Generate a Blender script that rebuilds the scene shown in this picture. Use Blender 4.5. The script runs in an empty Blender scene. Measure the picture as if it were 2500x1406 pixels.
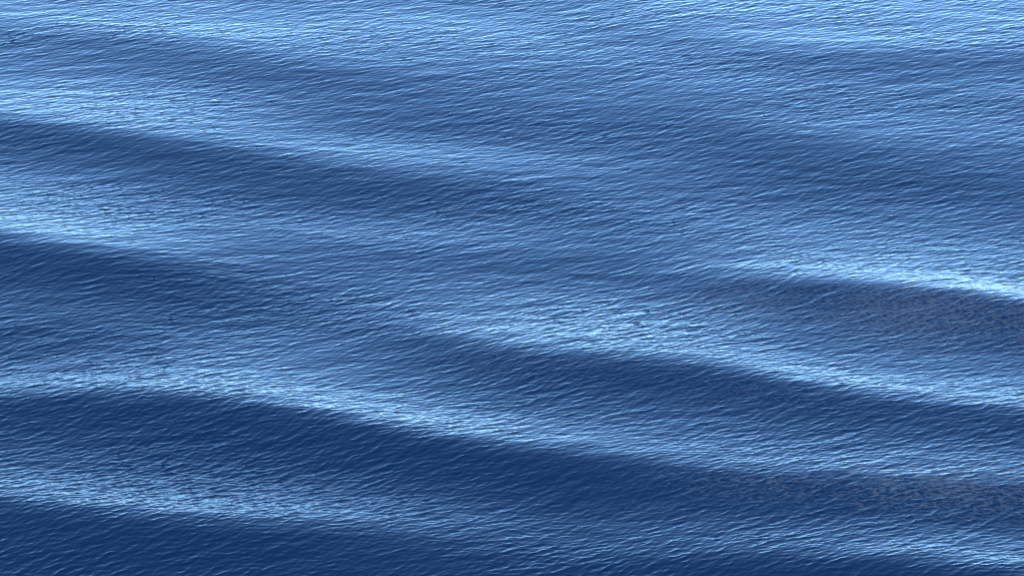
import bpy, math
import numpy as np
from mathutils import Matrix, Vector

# ------------------------------------------------------------------ camera
scn = bpy.context.scene
CAM_H, PITCH, HFOV = 19.5, math.radians(19.8), math.radians(16.5)
cam_data = bpy.data.cameras.new("camera")
cam_data.sensor_width = 36.0
cam_data.lens = 18.0 / math.tan(HFOV / 2)
cam_data.clip_start = 0.5
cam_data.clip_end = 20000.0
cam = bpy.data.objects.new("camera", cam_data)
scn.collection.objects.link(cam)
cam.location = (0, 0, CAM_H)
cam.rotation_euler = (math.pi / 2 - PITCH, 0, 0)
scn.camera = cam

# ------------------------------------------------------------------ sky and sun
SUN_EL, SUN_AZ = math.radians(42), math.radians(205)     # behind the camera, a little to its left
world = bpy.data.worlds.new("World")
scn.world = world
world.use_nodes = True
wn = world.node_tree
wn.nodes.clear()
sky = wn.nodes.new("ShaderNodeTexSky")
sky.sky_type = 'NISHITA'
sky.sun_disc = False
sky.sun_elevation = SUN_EL
sky.sun_rotation = SUN_AZ
sky.altitude = 5000
sky.air_density = 1.0
sky.dust_density = 0.0
sky.ozone_density = 4.0
bg = wn.nodes.new("ShaderNodeBackground")
bg.inputs["Strength"].default_value = 0.15
wo = wn.nodes.new("ShaderNodeOutputWorld")
tint = wn.nodes.new("ShaderNodeMix")              # a clear, deep blue marine sky
tint.data_type = 'RGBA'
tint.blend_type = 'MULTIPLY'
tint.inputs[0].default_value = 1.0
for i in tint.inputs:
    if i.type == 'RGBA' and i.name == "B":
        i.default_value = (0.765, 0.895, 0.87, 1)
wn.links.new(sky.outputs[0], [i for i in tint.inputs if i.type == 'RGBA' and i.name == "A"][0])
wn.links.new([o for o in tint.outputs if o.type == 'RGBA'][0], bg.inputs["Color"])
wn.links.new(bg.outputs[0], wo.inputs["Surface"])

sun_data = bpy.data.lights.new("sun", 'SUN')
sun_data.energy = 3.0
sun_data.angle = math.radians(0.53)
sun_data.color = (1.0, 0.95, 0.88)
sun = bpy.data.objects.new("sun", sun_data)
scn.collection.objects.link(sun)
sd = Vector((math.sin(SUN_AZ) * math.cos(SUN_EL), math.cos(SUN_AZ) * math.cos(SUN_EL), math.sin(SUN_EL)))
sun.rotation_euler = sd.to_track_quat('Z', 'Y').to_euler()
sun.location = sd * 200

scn.view_settings.view_transform = 'Standard'
scn.view_settings.look = 'None'
scn.view_settings.exposure = 2.0
scn.view_settings.gamma = 1.0
scn.view_settings.use_curve_mapping = False
scn.render.engine = 'CYCLES'
scn.cycles.use_denoising = False
scn.cycles.max_bounces = 4
scn.cycles.pixel_filter_type = 'BLACKMAN_HARRIS'
scn.cycles.filter_width = 1.2

# ------------------------------------------------------------------ swell
W, H = 2500.0, 1406.0
FM = cam_data.lens


def ground(px, py, z=0.0):
    """Point of the sea (level z) that a place in the photograph shows."""
    u = (px / W - .5) * 36.0
    v = (.5 - py / H) * 36.0 * H / W
    dx, dy, dz = u, FM * math.cos(PITCH) + v * math.sin(PITCH), -FM * math.sin(PITCH) + v * math.cos(PITCH)
    t = (z - CAM_H) / dz
    return dx * t, dy * t


# each swell: crest line (x, y in the photograph, height in cm), length of the front, length of the back
SWELLS = [
    # far left
    ([(-400, 30, 7), (0, 78, 9), (300, 100, 9), (600, 138, 11), (950, 165, 10), (1300, 190, 8), (1600, 225, 5), (1900, 245, 3), (2200, 250, 0)], 2.2, 2.2, .8),
    ([(-500, 230, 17), (0, 300, 18), (200, 325, 19), (420, 353, 18), (600, 372, 13), (760, 396, 8), (950, 426, 5), (1250, 450, 2.5), (1500, 510, 2), (1800, 550, 1), (2000, 570, 0)], 1.35, 1.7, .6),
    ([(-400, 520, 31), (0, 592, 31), (200, 620, 29), (400, 642, 20), (620, 672, 8), (800, 690, 2), (1000, 700, 0)], 1.7, 2.0, .55),
    # far right
    ([(1300, 40, 0), (1600, 75, 6), (1900, 112, 11), (2200, 125, 12), (2500, 125, 11), (2900, 130, 10)], 2.4, 2.2, .8),
    ([(1400, 250, 0), (1600, 270, 4), (1800, 305, 9), (2000, 335, 11), (2250, 352, 11), (2500, 358, 10), (2900, 360, 10)], 2.2, 2.2, .8),
    ([(1500, 690, 0), (1750, 690, 9), (1950, 697, 17), (2150, 708, 21), (2350, 726, 23), (2500, 748, 23), (2900, 810, 23)], 1.35, 1.1, .35),
    # middle and front
    ([(600, 800, 0), (850, 795, 4), (1000, 815, 8), (1150, 850, 13), (1300, 876, 18), (1500, 890, 21), (1750, 912, 22), (2000, 960, 22), (2250, 995, 21), (2500, 1020, 21), (2900, 1060, 20)], 1.5, 1.35, .4),
    ([(-400, 800, 8), (0, 815, 8), (200, 820, 6), (450, 830, 0)], 1.3, 1.2, .35),
    ([(-400, 970, 16), (0, 980, 20), (200, 975, 22), (400, 978, 23), (600, 995, 23), (800, 1028, 22), (1000, 1070, 21), (1250, 1110, 19), (1500, 1140, 18), (1800, 1175, 18), (2100, 1195, 18), (2500, 1212, 18), (2900, 1240, 17)], 1.25, 1.2, .38),
    ([(-400, 1190, 18), (0, 1235, 23), (250, 1265, 24), (500, 1288, 21), (800, 1303, 16), (1100, 1322, 10), (1400, 1332, 0)], 1.6, 1.0, .38),
    ([(900, 1400, 0), (1300, 1378, 6), (1700, 1372, 14), (2050, 1385, 21), (2300, 1403, 25), (2500, 1424, 25), (2900, 1470, 25)], 1.4, 1.2, .4),
]


def smooth_curve(xs, ys, xq):
    """Monotone-ish cubic (Catmull-Rom) through the points, flat beyond the ends."""
    xs, ys = np.asarray(xs), np.asarray(ys)
    m = np.gradient(ys, xs)
    xc = np.clip(xq, xs[0], xs[-1])
    i = np.clip(np.searchsorted(xs, xc) - 1, 0, len(xs) - 2)
    d = xs[i + 1] - xs[i]
    t = (xc - xs[i]) / d
    return ((2*t**3 - 3*t**2 + 1) * ys[i] + (t**3 - 2*t**2 + t) * d * m[i]
            + (-2*t**3 + 3*t**2) * ys[i + 1] + (t**3 - t**2) * d * m[i + 1])


SWELL_GAIN = 1.4


def swell_height(x, y):
    z = np.zeros(x.shape)
    for pts, lf, lb, e in SWELLS:
        g = sorted(ground(px, py, a * .01) + (a * .01,) for px, py, a in pts)
        gx, gy, ga = (np.array([p[i] for p in g]) for i in range(3))
        yc = smooth_curve(gx, gy, x)
        s0, s1 = (gy[1]-gy[0])/(gx[1]-gx[0]), (gy[-1]-gy[-2])/(gx[-1]-gx[-2])
        yc = yc + np.where(x < gx[0], (x-gx[0])*s0, 0) + np.where(x > gx[-1], (x-gx[-1])*s1, 0)
        am = np.maximum(smooth_curve(gx, ga, x), 0)
        d = y - yc
        e = e * 1.5
        L = np.where(d < 0, lf, lb*1.35)
        z += SWELL_GAIN * am * np.exp(-(np.sqrt(d*d + e*e) - e) / L) * np.exp(-(d/9.0)**2)
    return z


# (wavelength m, width, crest direction, spread, rms slope, tail)
RIPPLES = [(.115, .5, 28, 1.6, .16, 1.8), (.22, .35, 36, 4, .07, 2.6), (.5, .4, 18, 1.5, .022, 3.0)]
CHOP = [(.9, .4, 24, 2, .014, 3.0), (4.5, .35, -12, 6, .013, 4)]

# ------------------------------------------------------------------ wind waves and ripples
def wave_field(nx, ny, lx, ly, systems, seed):
    """Random sea of period lx, ly: height and the sideways pull that sharpens the crests."""
    rng = np.random.default_rng(seed)
    kx = 2*np.pi*np.fft.fftfreq(nx, lx/nx)[None, :]
    ky = 2*np.pi*np.fft.fftfreq(ny, ly/ny)[:, None]
    k = np.hypot(kx, ky)
    k[0, 0] = 1e9
    noise = np.fft.fft2(rng.standard_normal((ny, nx)))
    h = np.zeros((ny, nx)); px = np.zeros((ny, nx)); py = np.zeros((ny, nx))
    tot = np.zeros((ny, nx), complex)
    for lam, width, crest_deg, spread, slope, tail in systems:
        kp = 2*np.pi/lam
        r = k/kp
        # narrow rise below the peak, power-law tail above it
        amp = np.where(r < 1, np.exp(-(np.log(r)/width)**2), r**(-tail))
        ang = np.arctan2(ky, kx) - math.radians(crest_deg + 90)
        dirw = np.abs(np.cos(ang))**spread
        s = noise*amp*dirw
        s[0, 0] = 0
        rms = math.sqrt(np.mean(np.fft.ifft2(1j*ky*s).real**2 + np.fft.ifft2(1j*kx*s).real**2))
        tot += s*(slope/rms)
        noise = np.fft.fft2(rng.standard_normal((ny, nx)))
    h = np.fft.ifft2(tot).real
    px = np.fft.ifft2(1j*kx/k*tot).real
    py = np.fft.ifft2(1j*ky/k*tot).real
    return h, px, py


def sample(f, lx, ly, x, y):
    """Bilinear lookup of a periodic field at points x, y."""
    ny, nx = f.shape
    fx = (x/lx*nx) % nx; fy = (y/ly*ny) % ny
    i0 = np.floor(fx).astype(np.int32); j0 = np.floor(fy).astype(np.int32)
    tx = fx-i0; ty = fy-j0
    i0 %= nx; j0 %= ny
    i1 = (i0+1) % nx; j1 = (j0+1) % ny
    return (f[j0, i0]*(1-tx) + f[j0, i1]*tx)*(1-ty) + (f[j1, i0]*(1-tx) + f[j1, i1]*tx)*ty


# ------------------------------------------------------------------ grid: fine in the near field, widening to the horizon
def widening(start, step, limit, sign):
    out, p, s = [], start, step
    while abs(p) < limit:
        s *= 1.16
        p += sign*s
        out.append(p)
    return out


X1, DX = 9.8, .0195
xd = np.arange(-X1, X1, DX)
yd = [40.0]
while yd[-1] < 80:
    yd.append(yd[-1] + .0225*(yd[-1]/45)**1.1)
ux = np.array(widening(xd[0], DX, 6000, -1)[::-1] + list(xd) + widening(xd[-1], DX, 6000, 1))
uy = np.array(widening(yd[0], .02, 3000, -1)[::-1] + yd + widening(yd[-1], .045, 9000, 1))
nx, ny = len(ux), len(uy)
fan = np.clip(uy, 37, 84)/60.0                # rows get longer with distance
gx = ux[None, :]*fan[:, None]
gy = np.repeat(uy[:, None], nx, 1)
coarse = np.maximum(np.gradient(ux)[None, :]*fan[:, None], np.gradient(uy)[:, None])
fade_s = np.clip((.22-coarse)/.16, 0, 1)      # short waves only where the grid can carry them
fade_m = np.clip((1.5-coarse)/1.1, 0, 1)

LS = (36.0, 41.0)
sh, spx, spy = wave_field(2048, 2048, *LS, RIPPLES, 7)
LM = (61.0, 67.0)
mh, mpx, mpy = wave_field(768, 768, *LM, CHOP, 11)

# gusts: the ripples stand higher in some patches than in others
gust, _, _ = wave_field(256, 256, 97.0, 89.0, [(5.0, .5, -10, .6, .1, 3.0)], 5)
gust = np.clip(1 + .14*sample(gust/gust.std(), 97.0, 89.0, gx, gy), .45, 1.7)
bx, by = ground(200, 1270)
gust += .28*np.exp(-((gx-bx)/3.5)**2 - ((gy-by)/6.0)**2)      # a livelier patch, near on the left
S = lambda f: sample(f, *LS, gx, gy)*fade_s*gust
M = lambda f: sample(f, *LM, gx, gy)*fade_m
z = swell_height(gx, gy) + S(sh) + M(mh)
x = gx + 1.6*S(spx) + .6*M(mpx)
y = gy + 1.6*S(spy) + .6*M(mpy)

me = bpy.data.meshes.new("water")
nv = nx*ny
me.vertices.add(nv)
co = np.empty((ny, nx, 3), np.float32)
co[..., 0] = x; co[..., 1] = y; co[..., 2] = z
me.vertices.foreach_set("co", co.ravel())
idx = np.arange(nv, dtype=np.int32).reshape(ny, nx)
q = np.stack([idx[:-1, :-1], idx[:-1, 1:], idx[1:, 1:], idx[1:, :-1]], -1).reshape(-1, 4)
nf = len(q)
me.loops.add(nf*4)
me.loops.foreach_set("vertex_index", q.ravel())
me.polygons.add(nf)
me.polygons.foreach_set("loop_start", np.arange(0, nf*4, 4, dtype=np.int32))
me.polygons.foreach_set("use_smooth", np.ones(nf, bool))
me.update(calc_edges=True)

# grey reflections painted into the water colour: loose patches, mostly on the right
refl_mask = np.zeros(gx.shape)
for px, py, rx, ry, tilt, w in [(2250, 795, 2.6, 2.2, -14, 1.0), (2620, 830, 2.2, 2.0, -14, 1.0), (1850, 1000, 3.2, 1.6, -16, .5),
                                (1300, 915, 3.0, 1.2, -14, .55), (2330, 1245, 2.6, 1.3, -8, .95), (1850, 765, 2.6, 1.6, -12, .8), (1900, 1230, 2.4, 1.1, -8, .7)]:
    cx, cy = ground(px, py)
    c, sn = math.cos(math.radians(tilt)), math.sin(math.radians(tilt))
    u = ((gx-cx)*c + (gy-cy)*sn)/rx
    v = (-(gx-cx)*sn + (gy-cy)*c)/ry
    refl_mask = np.maximum(refl_mask, w*np.exp(-(u*u + v*v)*.9))
at = me.attributes.new("refl_mask", 'FLOAT', 'POINT')
at.data.foreach_set("value", refl_mask.astype(np.float32).ravel())

# ------------------------------------------------------------------ sea water
mat = bpy.data.materials.new("sea_water")
mat.use_nodes = True
nt = mat.node_tree
nt.nodes.clear()
N = nt.nodes.new
out = N("ShaderNodeOutputMaterial")
bsdf = N("ShaderNodeBsdfPrincipled")
bsdf.inputs["Base Color"].default_value = (0.0001, 0.0060, 0.0245, 1)
bsdf.inputs["Roughness"].default_value = 0.105
bsdf.inputs["IOR"].default_value = 1.333
nt.links.new(bsdf.outputs[0], out.inputs["Surface"])
geo = N("ShaderNodeNewGeometry")
mp = N("ShaderNodeMapping")
mp.inputs["Rotation"].default_value = (0, 0, math.radians(-27))
mp.inputs["Scale"].default_value = (5.0, 9.0, 5.0)
nt.links.new(geo.outputs["Position"], mp.inputs["Vector"])
noi = N("ShaderNodeTexNoise")
noi.inputs["Scale"].default_value = 1.0
noi.inputs["Detail"].default_value = 3.0
noi.inputs["Roughness"].default_value = 0.55
nt.links.new(mp.outputs[0], noi.inputs["Vector"])
bump = N("ShaderNodeBump")
bump.inputs["Strength"].default_value = 1.0
bump.inputs["Distance"].default_value = 0.004
nt.links.new(noi.outputs["Fac"], bump.inputs["Height"])
nt.links.new(bump.outputs[0], bsdf.inputs["Normal"])
# painted reflection flecks: fine noise, only inside the masked patches
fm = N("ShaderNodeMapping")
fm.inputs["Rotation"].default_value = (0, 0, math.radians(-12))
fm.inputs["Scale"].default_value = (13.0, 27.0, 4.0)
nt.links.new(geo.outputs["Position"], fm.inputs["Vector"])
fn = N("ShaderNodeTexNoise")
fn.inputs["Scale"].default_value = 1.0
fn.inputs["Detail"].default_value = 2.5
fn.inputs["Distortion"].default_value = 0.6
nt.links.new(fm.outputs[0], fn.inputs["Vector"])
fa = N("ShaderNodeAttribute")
fa.attribute_name = "refl_mask"
add = N("ShaderNodeMath"); add.operation = 'MULTIPLY_ADD'      # refl_mask * .30 + noise
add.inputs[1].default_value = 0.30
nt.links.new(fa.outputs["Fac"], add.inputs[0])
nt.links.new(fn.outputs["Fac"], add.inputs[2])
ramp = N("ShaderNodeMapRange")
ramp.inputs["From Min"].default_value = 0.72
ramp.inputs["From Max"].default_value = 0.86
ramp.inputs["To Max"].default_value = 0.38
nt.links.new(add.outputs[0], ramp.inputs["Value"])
painted_refl = N("ShaderNodeBsdfPrincipled")
painted_refl.inputs["Base Color"].default_value = (0.045, 0.054, 0.068, 1)
painted_refl.inputs["Roughness"].default_value = 0.35
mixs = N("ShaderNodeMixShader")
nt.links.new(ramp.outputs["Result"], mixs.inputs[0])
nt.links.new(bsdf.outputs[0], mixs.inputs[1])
nt.links.new(painted_refl.outputs[0], mixs.inputs[2])
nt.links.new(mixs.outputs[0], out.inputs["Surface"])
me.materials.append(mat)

water = bpy.data.objects.new("water", me)
water["kind"] = "structure"
water["label"] = "deep blue open sea with long low swells and fine wind ripples"
scn.collection.objects.link(water)
print("verts", nv, "faces", nf)
